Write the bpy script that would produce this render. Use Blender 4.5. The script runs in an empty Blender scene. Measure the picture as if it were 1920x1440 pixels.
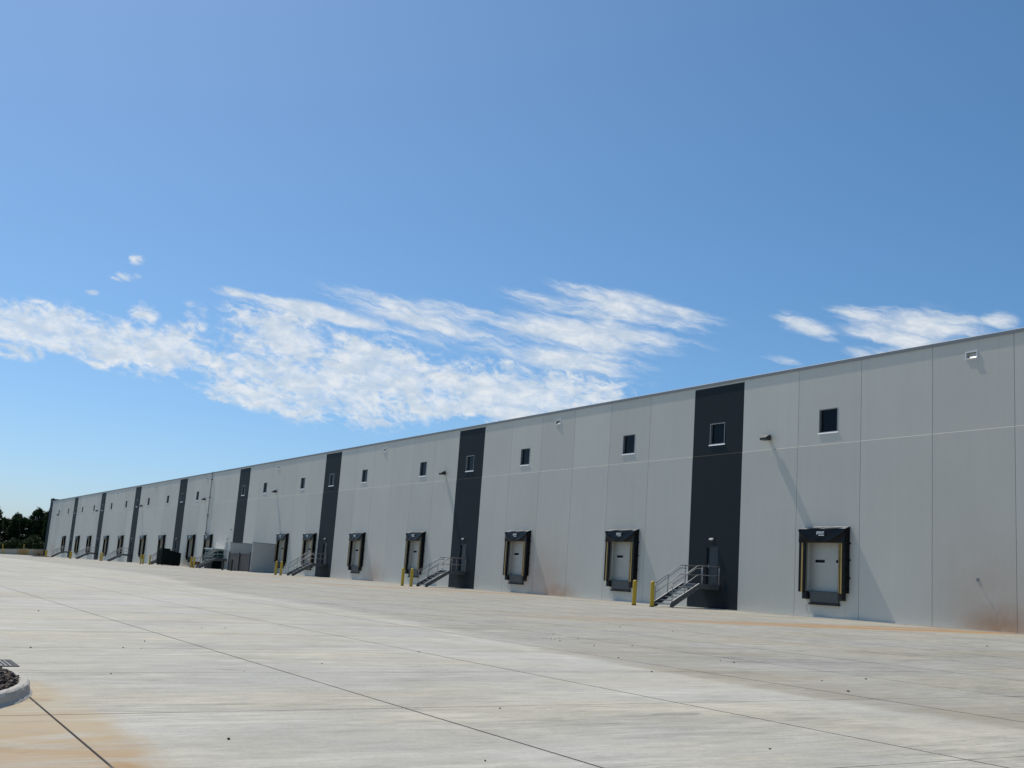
import bpy, math, random
from mathutils import Vector, Matrix
random.seed(11)
D = bpy.data
scn = bpy.context.scene
COL = scn.collection

# ------------------------------------------------------------------ camera
CAM_F, CAM_LOC = 2073.8, (45.3985, -41.3963, 0.5069)
R = Vector((0.51419201, 0.85489963, 0.06894345))
U = Vector((0.11850108, -0.15042684, 0.98149338))
F = Vector((-0.84944928, 0.49650618, 0.1786548))
cam = D.cameras.new('camera')
cam.sensor_width = 36.0
cam.lens = CAM_F / 1920 * 36
cam.clip_end = 6000
camo = D.objects.new('camera', cam)
m3 = Matrix((R, U, -F)).transposed()
camo.matrix_world = Matrix.Translation(CAM_LOC) @ m3.to_4x4()
COL.objects.link(camo)
scn.camera = camo

# ------------------------------------------------------------------ sun, exposure
SUN_D = Vector((0.64, 0.076, -1.0)).normalized()      # direction the light travels
sun = D.lights.new('sun', 'SUN')
sun.energy = 3.7
sun.angle = math.radians(0.53)
sun.color = (1.0, 0.92, 0.79)
suno = D.objects.new('sun', sun)
suno.rotation_euler = SUN_D.to_track_quat('-Z', 'Y').to_euler()
suno.location = (0, -30, 60)
COL.objects.link(suno)
scn.view_settings.view_transform = 'Standard'
scn.view_settings.look = 'None'
scn.view_settings.gamma = 1.0
scn.view_settings.exposure = 0.0
scn.view_settings.use_curve_mapping = False

# ------------------------------------------------------------------ world
SKY_STRENGTH = 0.117
SKY_SAT = 1.07
SKY_HUE = 0.489
world = D.worlds.new('World')
scn.world = world
world.use_nodes = True
wt = world.node_tree
wt.nodes.clear()


class NT:
    """small helper around a node tree"""
    def __init__(s, tree): s.t = tree
    def n(s, kind, **kw):
        nd = s.t.nodes.new(kind)
        for k, v in kw.items():
            setattr(nd, k, v)
        return nd
    def put(s, sock, v):
        if isinstance(v, bpy.types.NodeSocket):
            s.t.links.new(v, sock)
        elif v is not None:
            sock.default_value = v
    def math(s, op, a, b=None, c=None, clamp=False):
        nd = s.n('ShaderNodeMath', operation=op, use_clamp=clamp)
        s.put(nd.inputs[0], a); s.put(nd.inputs[1], b)
        if c is not None: s.put(nd.inputs[2], c)
        return nd.outputs[0]
    def mix(s, f, a, b, blend='MIX'):
        nd = s.n('ShaderNodeMix', data_type='RGBA', blend_type=blend)
        s.put(nd.inputs[0], f); s.put(nd.inputs[6], a); s.put(nd.inputs[7], b)
        return nd.outputs[2]
    def noise(s, vec, scale, detail=4, rough=.55, dist=0.0, lac=2.0):
        nd = s.n('ShaderNodeTexNoise')
        s.put(nd.inputs['Vector'], vec)
        nd.inputs['Scale'].default_value = scale
        nd.inputs['Detail'].default_value = detail
        nd.inputs['Roughness'].default_value = rough
        nd.inputs['Distortion'].default_value = dist
        nd.inputs['Lacunarity'].default_value = lac
        return nd.outputs['Fac']
    def xyz(s, x, y, z=0.0):
        nd = s.n('ShaderNodeCombineXYZ')
        s.put(nd.inputs[0], x); s.put(nd.inputs[1], y); s.put(nd.inputs[2], z)
        return nd.outputs[0]
    def sep(s, v):
        nd = s.n('ShaderNodeSeparateXYZ'); s.put(nd.inputs[0], v)
        return nd.outputs
    def rng(s, v, a, b, c=0.0, d=1.0, smooth=True):
        nd = s.n('ShaderNodeMapRange', interpolation_type='SMOOTHSTEP' if smooth else 'LINEAR')
        s.put(nd.inputs['Value'], v)
        for k, q in (('From Min', a), ('From Max', b), ('To Min', c), ('To Max', d)):
            nd.inputs[k].default_value = q
        return nd.outputs[0]
    def map(s, vec, loc=(0, 0, 0), rot=0.0, scale=(1, 1, 1), kind='POINT'):
        nd = s.n('ShaderNodeMapping', vector_type=kind)
        s.put(nd.inputs['Vector'], vec)
        nd.inputs['Location'].default_value = loc
        nd.inputs['Rotation'].default_value = (0, 0, rot)
        nd.inputs['Scale'].default_value = scale
        return nd.outputs[0]


CUM = [(-83.28, 10.47, 3.0, 4.8, 1.51, 1.0), (-80.6, 10.3, -6.0, 3.2, 1.35, .95), (-78.0, 10.2, -2.0, 4.3, 1.5, 1.0), (-71.51, 11.76, -6.3, 3.89, 1.9, 0.95), (-69.84, 9.45, -6.4, 7.16, 2.28, 0.95), (-65.7, 10.25, -13.4, 6.62, 2.04, 1.0), (-59.24, 9.72, 0.7, 7.25, 2.09, 1.0), (-72.8, 8.38, -6.6, 4.3, 0.73, 0.9), (-78.69, 11.87, -23.8, 1.01, 0.71, 0.6), (-76.27, 12.03, -77.0, 1.04, 0.93, 0.55), (-83.83, 9.37, 5.2, 1.48, 0.61, 0.7), (-80.47, 9.16, -9.9, 0.74, 0.38, 0.6), (-77.3, 9.53, -1.5, 1.18, 0.36, 0.8), (-79.46, 14.45, 12, 0.6, 0.32, 0.42), (-79.84, 13.59, 4.8, 0.91, 0.31, 0.6), (-81.24, 12.57, 1.1, 0.5, 0.2, 0.38), (-72.9, 13.07, -14.8, 1.35, 0.58, 0.5)]
CIR = [(-74.42, 13.49, -3.0, 1.86, 0.4, 0.8), (-70.04, 13.06, -5.2, 5.05, 0.62, 1.0), (-64.28, 13.11, -11.6, 6.75, 1.26, 0.95), (-63.74, 13.59, -1.9, 5.82, 0.96, 0.7), (-57.24, 14.5, -8.8, 4.29, 0.74, 0.75), (-53.28, 14.5, -10.8, 5.73, 0.96, 0.95), (-56.13, 13.13, -4.5, 7.33, 1.11, 0.95), (-57.09, 11.75, -4.0, 7.06, 0.82, 0.75), (-44.68, 13.85, -18.4, 2.31, 0.58, 0.95), (-41.74, 14.36, -11.4, 2.14, 0.6, 0.85), (-39.3, 13.61, -4.4, 4.13, 1.47, 1.0), (-39.26, 12.98, -4.2, 2.75, 1.26, 0.9), (-35.51, 14.06, -11.0, 1.11, 0.54, 0.75), (-45.89, 12.18, -10.9, 1.35, 0.33, 0.6), (-42.02, 12.54, -14.1, 1.28, 0.36, 0.7), (-50.67, 14.47, -12.0, 0.73, 0.26, 0.45)]


def build_world():
    h = NT(wt)
    out = h.n('ShaderNodeOutputWorld')
    sky = h.n('ShaderNodeTexSky', sky_type='NISHITA', sun_disc=False)
    sky.sun_elevation = math.asin(-SUN_D.z)
    sky.sun_rotation = math.atan2(-SUN_D.x, -SUN_D.y)
    sky.altitude = 0
    sky.air_density = 0.8
    sky.dust_density = 1.0
    sky.ozone_density = 9.0
    bg = h.n('ShaderNodeBackground')
    hs = h.n('ShaderNodeHueSaturation')
    hs.inputs['Saturation'].default_value = SKY_SAT
    hs.inputs['Hue'].default_value = SKY_HUE
    h.put(hs.inputs['Color'], sky.outputs[0])
    h.put(bg.inputs['Color'], hs.outputs[0])
    bg.inputs['Strength'].default_value = SKY_STRENGTH
    # clouds: banks placed by compass bearing and height above the horizon (degrees)
    geo = h.n('ShaderNodeTexCoord')
    v = h.sep(geo.outputs['Generated'])
    az = h.math('MULTIPLY', h.math('ARCTAN2', v[0], v[1]), 57.29578)
    el = h.math('MULTIPLY', h.math('ARCSINE', v[2]), 57.29578)
    p = h.xyz(az, el)

    def banks(lst):
        acc = None
        for (a, e, rot, sx, sy, s) in lst:
            mv = h.map(p, (a, e, 0), math.radians(rot), (sx, sy, 1), 'TEXTURE')
            ln = h.n('ShaderNodeVectorMath', operation='LENGTH')
            h.put(ln.inputs[0], mv)
            g = h.math('MULTIPLY', h.rng(ln.outputs['Value'], 1.25, 0.1), s)
            acc = g if acc is None else h.math('MAXIMUM', acc, g)
        return acc
    # cumulus
    wrp = h.n('ShaderNodeTexNoise'); h.put(wrp.inputs['Vector'], p)
    wrp.inputs['Scale'].default_value = .9; wrp.inputs['Detail'].default_value = 4
    wv_ = h.n('ShaderNodeVectorMath', operation='MULTIPLY_ADD')
    h.put(wv_.inputs[0], wrp.outputs['Color']); wv_.inputs[1].default_value = (1.1, .7, 0); h.put(wv_.inputs[2], p)
    pw = wv_.outputs[0]
    pc = h.map(pw, rot=math.radians(-12), scale=(1.5, .8, 1), kind='TEXTURE')
    n1 = h.noise(pc, .8, 7, .54, 0)
    bl = h.math('MULTIPLY', h.math('ABSOLUTE', h.math('SUBTRACT', h.noise(pc, 1.5, 7, .58, .2), .5)), 2.0)
    n2 = h.noise(pc, 2.6, 6, .52, .3)
    nn = h.math('ADD', h.math('ADD', h.math('MULTIPLY', n1, .62), h.math('MULTIPLY', n2, .30)), h.math('MULTIPLY', bl, -.22))
    mk = banks(CUM)
    dc = h.math('ADD', h.math('MULTIPLY', mk, .74), h.math('MULTIPLY', h.math('SUBTRACT', nn, .41), 2.5))
    body = h.rng(dc, .10, .68)
    lump = h.rng(nn, .30, .58, .62, 1.0)
    dc = h.math('MULTIPLY', h.math('MULTIPLY', body, lump), h.rng(mk, .02, .3))
    # cirrus streaks
    ps = h.map(pw, rot=math.radians(-9), scale=(6.0, .60, 1), kind='TEXTURE')
    w1 = h.noise(ps, 0.9, 7, .55, .25)
    w2 = h.noise(h.map(pw, rot=math.radians(-14), scale=(2.2, .36, 1), kind='TEXTURE'), 1.0, 8, .6, .3)
    ww = h.math('ADD', h.math('MULTIPLY', w1, .58), h.math('MULTIPLY', w2, .42))
    mi = banks(CIR)
    di = h.math('ADD', h.math('MULTIPLY', mi, .72), h.math('MULTIPLY', h.math('SUBTRACT', ww, .5), 2.4))
    di = h.math('MULTIPLY', h.math('MULTIPLY', h.rng(di, .08, .80), h.rng(mi, .02, .4)), .92)
    dens = h.math('MAXIMUM', dc, di)
    dens = h.math('MULTIPLY', dens, .89)
    shade = h.rng(h.noise(h.map(p, loc=(.35, .5, 0), rot=math.radians(10), scale=(.7, 1.3, 1)), 1.15, 7, .6, .3), .36, .66)
    ccol = h.mix(shade, (.66, .74, .82, 1), (.92, .935, .94, 1))
    cb = h.n('ShaderNodeBackground')
    h.put(cb.inputs['Color'], ccol)
    cb.inputs['Strength'].default_value = 0.93
    ms = h.n('ShaderNodeMixShader')
    h.put(ms.inputs[0], dens)
    wt.links.new(bg.outputs[0], ms.inputs[1])
    wt.links.new(cb.outputs[0], ms.inputs[2])
    wt.links.new(ms.outputs[0], out.inputs['Surface'])


build_world()

# ------------------------------------------------------------------ constants of the place
P = 4.14528           # width of a tilt-up wall panel
HR = 8.537            # horizontal reveal
HD = 12.45            # top of the painted dark stripe
HT = 12.56            # top of the concrete panels
K0, K1 = -58, 9       # panel columns
DARK = [-1, -8, -15, -22, -29, -36, -43, -50, 6]
SL = 0.0215
SB = 0.013              # the upper panels stand back by this much


def gz(x, y):
    """height of the sloping truck court"""
    z = SL * max(y, -52.0)
    if x < -91: z -= 0.0021 * (-x - 91)
    return z


# ------------------------------------------------------------------ materials
M = {}


def newmat(name):
    m = D.materials.new(name); m.use_nodes = True
    M[name] = m
    h = NT(m.node_tree)
    b = m.node_tree.nodes['Principled BSDF']
    return m, h, b


def simple(name, col, rough=.6, metal=0.0, var=.12, scale=6.0, bump=0.0, spec=.5):
    m, h, b = newmat(name)
    pos = h.n('ShaderNodeNewGeometry').outputs['Position']
    n = h.noise(pos, scale, 5, .6)
    c0 = tuple(c * (1 - var) for c in col) + (1,)
    c1 = tuple(min(1, c * (1 + var)) for c in col) + (1,)
    h.put(b.inputs['Base Color'], h.mix(n, c0, c1))
    h.put(b.inputs['Roughness'], h.math('ADD', h.math('MULTIPLY', h.math('SUBTRACT', n, .5), .25), rough))
    b.inputs['Metallic'].default_value = metal
    b.inputs['Specular IOR Level'].default_value = spec
    if bump:
        bp = h.n('ShaderNodeBump'); bp.inputs['Strength'].default_value = bump; bp.inputs['Distance'].default_value = .02
        h.put(bp.inputs['Height'], h.noise(pos, scale * 5, 5, .6))
        h.put(b.inputs['Normal'], bp.outputs[0])
    return m


def wall_paint(name, col, rust=True, var=.05):
    m, h, b = newmat(name)
    pos = h.n('ShaderNodeNewGeometry').outputs['Position']
    x, y, z = h.sep(pos)
    rnd = h.n('ShaderNodeObjectInfo').outputs['Random']
    big = h.noise(pos, .22, 5, .6)
    run = h.noise(h.xyz(h.math('MULTIPLY', x, 2.2), 0.0, h.math('MULTIPLY', z, .12)), 1.0, 6, .6)
    fine = h.noise(pos, 9, 6, .65)
    t = h.math('ADD', h.math('MULTIPLY', h.math('SUBTRACT', big, .5), var * 3.2), h.math('MULTIPLY', h.math('SUBTRACT', rnd, .5), var * 2.0))
    t = h.math('ADD', t, h.math('MULTIPLY', h.math('SUBTRACT', run, .5), var * 1.6))
    t = h.math('ADD', t, h.math('MULTIPLY', h.math('SUBTRACT', fine, .5), var * 1.2))
    val = h.math('ADD', t, 1.0)
    hs = h.n('ShaderNodeHueSaturation')
    hs.inputs['Color'].default_value = col + (1,)
    h.put(hs.inputs['Value'], val)
    c = hs.outputs[0]
    drip = h.noise(h.xyz(h.math('MULTIPLY', x, 5.5), 2.0, h.math('MULTIPLY', z, .09)), 1.0, 6, .65)
    dr = h.math('MULTIPLY', h.math('MULTIPLY', h.rng(drip, .5, .75), h.rng(z, 9.0, 12.6)), .16)
    c = h.mix(dr, c, tuple(q * .6 for q in col) + (1,))
    # splash-back dirt along the foot of the wall
    low = h.math('MULTIPLY', h.rng(h.math('ADD', z, h.math('MULTIPLY', big, .35)), .55, .05), .16)
    c = h.mix(low, c, tuple(q * .55 for q in col) + (1,))
    if rust:
        acc = None
        for (cx, cz, sx, sz, s) in ((15.8, -.2, 2.5, 1.6, .80), (15.0, 1.2, 3.2, 3.4, .20), (-17.6, .0, 2.8, 1.2, .65), (-19.5, .8, 4.6, 3.2, .26),
                                    (-47.5, .3, 2.6, 1.6, .30), (-31, .0, 3, .5, .2), (-228, 1, 5, 2.5, .28)):
            dx = h.math('DIVIDE', h.math('SUBTRACT', x, cx), sx)
            dz = h.math('DIVIDE', h.math('SUBTRACT', z, cz), sz)
            r = h.math('SQRT', h.math('ADD', h.math('MULTIPLY', dx, dx), h.math('MULTIPLY', dz, dz)))
            g = h.math('MULTIPLY', h.rng(r, 1.3, 0.0), s)
            acc = g if acc is None else h.math('MAXIMUM', acc, g)
        rn = h.noise(h.xyz(h.math('MULTIPLY', x, 1.3), 3.0, h.math('MULTIPLY', z, 1.0)), 1.1, 6, .62)
        acc = h.math('MULTIPLY', acc, h.rng(rn, .12, .58, .25, 1.0))
        c = h.mix(acc, c, (.40, .19, .075, 1))
    h.put(b.inputs['Base Color'], c)
    h.put(b.inputs['Roughness'], h.math('ADD', h.math('MULTIPLY', fine, .2), .58))
    b.inputs['Specular IOR Level'].default_value = .22
    bp = h.n('ShaderNodeBump'); bp.inputs['Strength'].default_value = .10; bp.inputs['Distance'].default_value = .01
    h.put(bp.inputs['Height'], h.math('ADD', h.math('MULTIPLY', fine, .35), h.noise(pos, 1.3, 3, .5)))
    h.put(b.inputs['Normal'], bp.outputs[0])
    return m


def concrete():
    m, h, b = newmat('concrete')
    pos = h.n('ShaderNodeNewGeometry').outputs['Position']
    x, y, z = h.sep(pos)
    cell = h.n('ShaderNodeTexWhiteNoise', noise_dimensions='2D')
    h.put(cell.inputs['Vector'], h.xyz(h.math('FLOOR', h.math('DIVIDE', h.math('SUBTRACT', x, 35.0), 10.5)), h.math('FLOOR', h.math('DIVIDE', h.math('ADD', y, 39.65), 3.3))))
    big = h.noise(pos, .16, 5, .62, .4)
    mid = h.noise(pos, .9, 6, .62, .3)
    # broom and tyre streaks running out from the building
    st1 = h.noise(h.xyz(h.math('MULTIPLY', x, 1.9), h.math('MULTIPLY', y, .13), 0.0), 1.0, 8, .66, .5)
    st2 = h.noise(h.xyz(h.math('MULTIPLY', x, 7.5), h.math('MULTIPLY', y, .95), 4.0), 1.0, 8, .7, .8)
    st3 = h.noise(h.xyz(h.math('MULTIPLY', x, 22.0), h.math('MULTIPLY', y, 1.9), 9.0), 1.0, 6, .68, .5)
    fine = h.noise(pos, 26, 6, .7)
    blot = h.noise(h.map(pos, scale=(1, .6, 1)), 2.6, 7, .68, .8)
    brk = h.rng(h.noise(h.map(pos, scale=(1, .4, 1)), .55, 4, .6, .5), .3, .7, .25, 1.25)
    t = h.math('MULTIPLY', h.math('SUBTRACT', big, .5), .34)
    t = h.math('ADD', t, h.math('MULTIPLY', h.math('SUBTRACT', blot, .5), .52))
    t = h.math('ADD', t, h.math('MULTIPLY', h.math('SUBTRACT', mid, .5), .16))
    t = h.math('ADD', t, h.math('MULTIPLY', h.math('MULTIPLY', h.math('SUBTRACT', st1, .5), .46), brk))
    t = h.math('ADD', t, h.math('MULTIPLY', h.math('ADD', h.math('MULTIPLY', h.math('SUBTRACT', st2, .5), .95), h.math('MULTIPLY', h.math('SUBTRACT', st3, .5), .80)), brk))
    t = h.math('ADD', t, h.math('MULTIPLY', h.math('SUBTRACT', fine, .5), .5))
    t = h.math('ADD', t, h.math('MULTIPLY', h.math('SUBTRACT', cell.outputs[0], .5), .07))
    spl = h.rng(h.noise(h.map(pos, scale=(1, .55, 1)), .42, 7, .62, .7), .50, .66)
    t = h.math('SUBTRACT', t, h.math('MULTIPLY', spl, .12))
    # two pours: the one nearer the dock wall is greyer; a pale edge runs between them
    edge = h.math('ADD', h.math('MULTIPLY', h.rng(x, 10, 33, smooth=True), -2.3), -27.9)
    edge = h.math('ADD', edge, h.math('MULTIPLY', h.rng(x, 5, -40), 5.0))
    dy = h.math('ADD', h.math('SUBTRACT', y, edge), h.math('MULTIPLY', h.math('SUBTRACT', mid, .5), 1.2))
    dock = h.rng(dy, -.5, .5)
    t = h.math('SUBTRACT', t, h.math('MULTIPLY', dock, .20))
    pale = h.math('MULTIPLY', h.rng(h.math('ABSOLUTE', h.math('ADD', dy, -.1)), .75, .2), h.rng(x, 36, 26))
    t = h.math('ADD', t, h.math('MULTIPLY', pale, .10))
    val = h.math('ADD', t, 1.0)
    warm = h.noise(h.map(pos, scale=(1, .5, 1)), .35, 5, .6)
    base = h.mix(h.rng(warm, .35, .68), (.425, .419, .380, 1), (.43, .404, .325, 1))
    hs = h.n('ShaderNodeHueSaturation')
    h.put(hs.inputs['Color'], base); h.put(hs.inputs['Value'], val)
    c = hs.outputs[0]
    # rust washed out from the downspout stains on the wall
    ns = h.math('MULTIPLY', h.math('SUBTRACT', h.noise(h.xyz(0.0, h.math('MULTIPLY', y, .35), 1.0), 1.0, 3, .5), .5), 1.6)
    def stream(x0, slope, w, s, y0, y1):
        cx = h.math('ADD', h.math('ADD', h.math('MULTIPLY', y, slope), x0), ns)
        d = h.math('ABSOLUTE', h.math('SUBTRACT', x, cx))
        sp = h.math('ADD', h.math('MULTIPLY', y, -.035), w)
        a = h.rng(h.math('DIVIDE', d, sp), 1.0, .05)
        return h.math('MULTIPLY', h.math('MULTIPLY', a, s), h.math('MULTIPLY', h.rng(y, y0, y1), h.rng(st1, .2, .55, .45, 1.0)))
    acc = stream(16.9, .17, 1.3, 1.0, -27, -5)
    acc = h.math('MAXIMUM', acc, stream(14.3, .05, .9, .75, -25, -7))
    acc = h.math('MAXIMUM', acc, stream(-18.6, .62, 2.2, 1.0, -26, -4))
    acc = h.math('MAXIMUM', acc, stream(-47.5, .5, 2.2, .8, -22, -4))
    foot = h.math('MULTIPLY', h.rng(y, -1.1, -.1), h.math('MAXIMUM', h.rng(h.math('ABSOLUTE', h.math('SUBTRACT', x, 17.0)), 9, 2), h.math('MULTIPLY', h.rng(h.math('ABSOLUTE', h.math('ADD', x, 18.0)), 7, 1), .8)))
    acc = h.math('MAXIMUM', acc, h.math('MULTIPLY', foot, .6))
    c = h.mix(acc, c, (.38, .215, .085, 1))
    # mud washed off the planted island
    wob = h.math('SUBTRACT', h.noise(pos, .9, 6, .6, .6), .5)
    ym = h.math('ADD', y, h.math('MULTIPLY', wob, .8))
    mud = h.math('MULTIPLY', h.math('MULTIPLY', h.rng(ym, -39.1, -39.5), h.rng(ym, -46, -42)), h.rng(h.math('ADD', x, wob), 31.9, 32.8))
    mud = h.math('MULTIPLY', mud, h.rng(h.noise(h.map(pos, scale=(1.2, .5, 1)), 1.5, 8, .66, .9), .38, .56, .40, 1.2))
    mud = h.math('MULTIPLY', h.math('MULTIPLY', mud, h.rng(st1, .1, .62, .5, 1.0)), h.rng(x, 33.5, 38.0, .7, .95))
    c = h.mix(mud, c, h.mix(h.rng(h.math('ADD', x, h.math('MULTIPLY', wob, 2.0)), 35.0, 38.5), (.42, .335, .21, 1), (.37, .24, .12, 1)))
    # darker silt left in patches where the mud dried
    silt = h.math('MULTIPLY', h.math('MULTIPLY', h.rng(h.noise(h.map(pos, scale=(1, .45, 1)), 2.2, 7, .65, 1.2), .52, .68), mud), .5)
    c = h.mix(silt, c, (.26, .165, .085, 1))
    # brown silt along the low line between the two pours
    low = h.math('MULTIPLY', h.math('MULTIPLY', h.rng(dy, -.25, .2), h.rng(dy, 2.6, .6)), h.math('MULTIPLY', h.rng(x, 22, 33), h.rng(mid, .3, .6, .3, 1.0)))
    c = h.mix(h.math('MULTIPLY', low, .5), c, (.27, .235, .165, 1))
    # small dark flecks and tyre scuffs
    vo = h.n('ShaderNodeTexVoronoi', feature='F1')
    h.put(vo.inputs['Vector'], h.map(pos, scale=(1.3, .55, 1))); vo.inputs['Scale'].default_value = 1.0
    fl = h.math('MULTIPLY', h.rng(vo.outputs['Distance'], .035, .012), .5)
    c = h.mix(fl, c, (.09, .085, .08, 1))
    sc = h.noise(h.xyz(h.math('MULTIPLY', x, 3.1), h.math('MULTIPLY', y, .42), 17.0), 1.0, 5, .6, .9)
    c = h.mix(h.math('MULTIPLY', h.rng(sc, .63, .72), .5), c, (.16, .155, .145, 1))
    ck = h.noise(h.xyz(h.math('MULTIPLY', x, 9.0), h.math('MULTIPLY', y, .9), 51.0), 1.0, 3, .5, .4)
    c = h.mix(h.math('MULTIPLY', h.rng(ck, .72, .77), .65), c, (.10, .095, .085, 1))
    sc2 = h.noise(h.xyz(h.math('MULTIPLY', x, 5.0), h.math('MULTIPLY', y, .5), 31.0), 1.0, 5, .6, .6)
    c = h.mix(h.math('MULTIPLY', h.rng(sc2, .62, .74), .35), c, (.56, .55, .52, 1))
    h.put(b.inputs['Base Color'], c)
    h.put(b.inputs['Roughness'], h.math('ADD', h.math('MULTIPLY', mid, .25), .62))
    b.inputs['Specular IOR Level'].default_value = .3
    bp = h.n('ShaderNodeBump'); bp.inputs['Strength'].default_value = .25; bp.inputs['Distance'].default_value = .006
    h.put(bp.inputs['Height'], h.math('ADD', st2, h.math('MULTIPLY', fine, .7)))
    h.put(b.inputs['Normal'], bp.outputs[0])
    return m


wall_paint('wall_light', (.645, .632, .56))
wall_paint('wall_dark', (.0135, .0215, .0265), rust=False, var=.08)
concrete()


def joint_mat(name, keep):
    m, h, b = newmat(name)
    pos = h.n('ShaderNodeNewGeometry').outputs['Position']
    n = h.noise(pos, .9, 6, .7)
    h.put(b.inputs['Base Color'], h.mix(h.rng(n, .5 - keep, .72 - keep), (.025, .022, .019, 1), (.26, .245, .21, 1)))
    b.inputs['Roughness'].default_value = .95


joint_mat('joint', -.02)
joint_mat('joint_thin', .12)
simple('sealant', (.26, .27, .275), .8)
simple('coping', (.22, .245, .26), .55, 0, .05, 2)
simple('roofing', (.55, .55, .53), .9)
simple('alu', (.30, .31, .315), .45, .3, .06)
simple('sill', (.80, .81, .81), .45, .1, .04)
simple('galv', (.30, .31, .315), .48, .25, .2, 14)
simple('vinyl', (.0045, .005, .006), .30, 0, .35, 7, spec=.18)
simple('vinyl_sunlit', (.22, .225, .23), .3, 0, .25, 9, spec=.8)  # lighter copy of the black vinyl; sunlight on the tops put into the colour
simple('foam_black', (.010, .010, .011), .7, 0, .3, 12, .4)
simple('stripe', (.44, .295, .085), .55, 0, .12, 8)
simple('dockdoor', (.53, .52, .455), .5, 0, .05, 3)
simple('rubber', (.008, .008, .009), .75, 0, .3, 20, .5)
simple('leveler', (.085, .095, .098), .5, .3, .3, 6)
simple('bollard', (.56, .38, .028), .5, 0, .22, 5, .1)
simple('bollard_dark', (.045, .035, .028), .6, 0, .2, 5)
simple('doorpaint', (.013, .020, .028), .38, 0, .1, 3)
simple('doorlight', (.36, .37, .37), .5)
simple('fixture', (.045, .047, .05), .45, .4, .1)
simple('white', (.78, .78, .77), .5, 0, .04)
simple('gate', (.075, .058, .048), .55, 0, .2, 9, .2)
simple('steel_dark', (.02, .02, .021), .5, .4)
simple('green_dark', (.004, .012, .0095), .55, 0, .4, 2.5, .3, spec=.12)
simple('green_teal', (.07, .19, .17), .45, 0, .2, 4)
simple('rusty', (.14, .062, .028), .75, .1, .35, 8, .4)
simple('bark', (.07, .05, .035), .9, 0, .35, 8, .6)
simple('grass', (.045, .065, .022), .95, 0, .5, 1.2, .6)
simple('kerb', (.40, .385, .345), .8, 0, .24, 3, .35)
simple('footing', (.58, .565, .52), .8, 0, .1, 3)
simple('mud_pile', (.022, .020, .018), .9, 0, .4, 3, .6)
simple('iron', (.020, .019, .018), .6, .5, .3, 20)
simple('stone', (.035, .032, .03), .9, 0, .4, 9)
simple('enclosure', (.52, .515, .485), .7, 0, .06, 1.5)
simple('stringer', (.10, .105, .11), .5, .2, .25, 9)  # darker copy of galv; shade on the side faces put into the colour
simple('pvc', (.22, .225, .23), .5, 0, .08)


def glass_mat():
    m, h, b = newmat('glass')
    pos = h.n('ShaderNodeNewGeometry').outputs['Position']
    h.put(b.inputs['Base Color'], h.mix(h.noise(pos, .8, 2), (.006, .010, .014, 1), (.012, .018, .024, 1)))
    b.inputs['Roughness'].default_value = .08
    b.inputs['Specular IOR Level'].default_value = .10


def mulch_mat():
    m, h, b = newmat('mulch')
    rnd = h.n('ShaderNodeObjectInfo').outputs['Random']
    geo = h.n('ShaderNodeNewGeometry')
    isl = geo.outputs['Random Per Island']
    cr = h.n('ShaderNodeValToRGB')
    e = cr.color_ramp.elements
    e[0].color = (.018, .011, .008, 1); e[1].color = (.20, .155, .125, 1)
    k = cr.color_ramp.elements.new(.55); k.color = (.065, .042, .032, 1)
    h.put(cr.inputs[0], isl)
    h.put(b.inputs['Base Color'], cr.outputs[0])
    b.inputs['Roughness'].default_value = .85


def leaf_mat():
    m, h, b = newmat('leaf')
    geo = h.n('ShaderNodeNewGeometry')
    rnd = h.n('ShaderNodeObjectInfo').outputs['Random']
    n = h.noise(geo.outputs['Position'], .5, 4, .6)
    f = h.math('ADD', h.math('MULTIPLY', geo.outputs['Random Per Island'], .55), h.math('MULTIPLY', n, .45))
    c = h.mix(f, (.013, .028, .010, 1), (.060, .092, .030, 1))
    c = h.mix(h.math('MULTIPLY', rnd, .4), c, (.016, .028, .016, 1))
    h.put(b.inputs['Base Color'], c)
    b.inputs['Roughness'].default_value = .7
    b.inputs['Specular IOR Level'].default_value = .12
    tr = h.n('ShaderNodeBsdfTranslucent'); tr.inputs['Color'].default_value = (.03, .06, .012, 1)
    mx = h.n('ShaderNodeMixShader'); mx.inputs[0].default_value = .14
    o = m.node_tree.nodes['Material Output']
    m.node_tree.links.new(b.outputs[0], mx.inputs[1]); m.node_tree.links.new(tr.outputs[0], mx.inputs[2])
    m.node_tree.links.new(mx.outputs[0], o.inputs['Surface'])


glass_mat(); mulch_mat(); leaf_mat()


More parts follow.
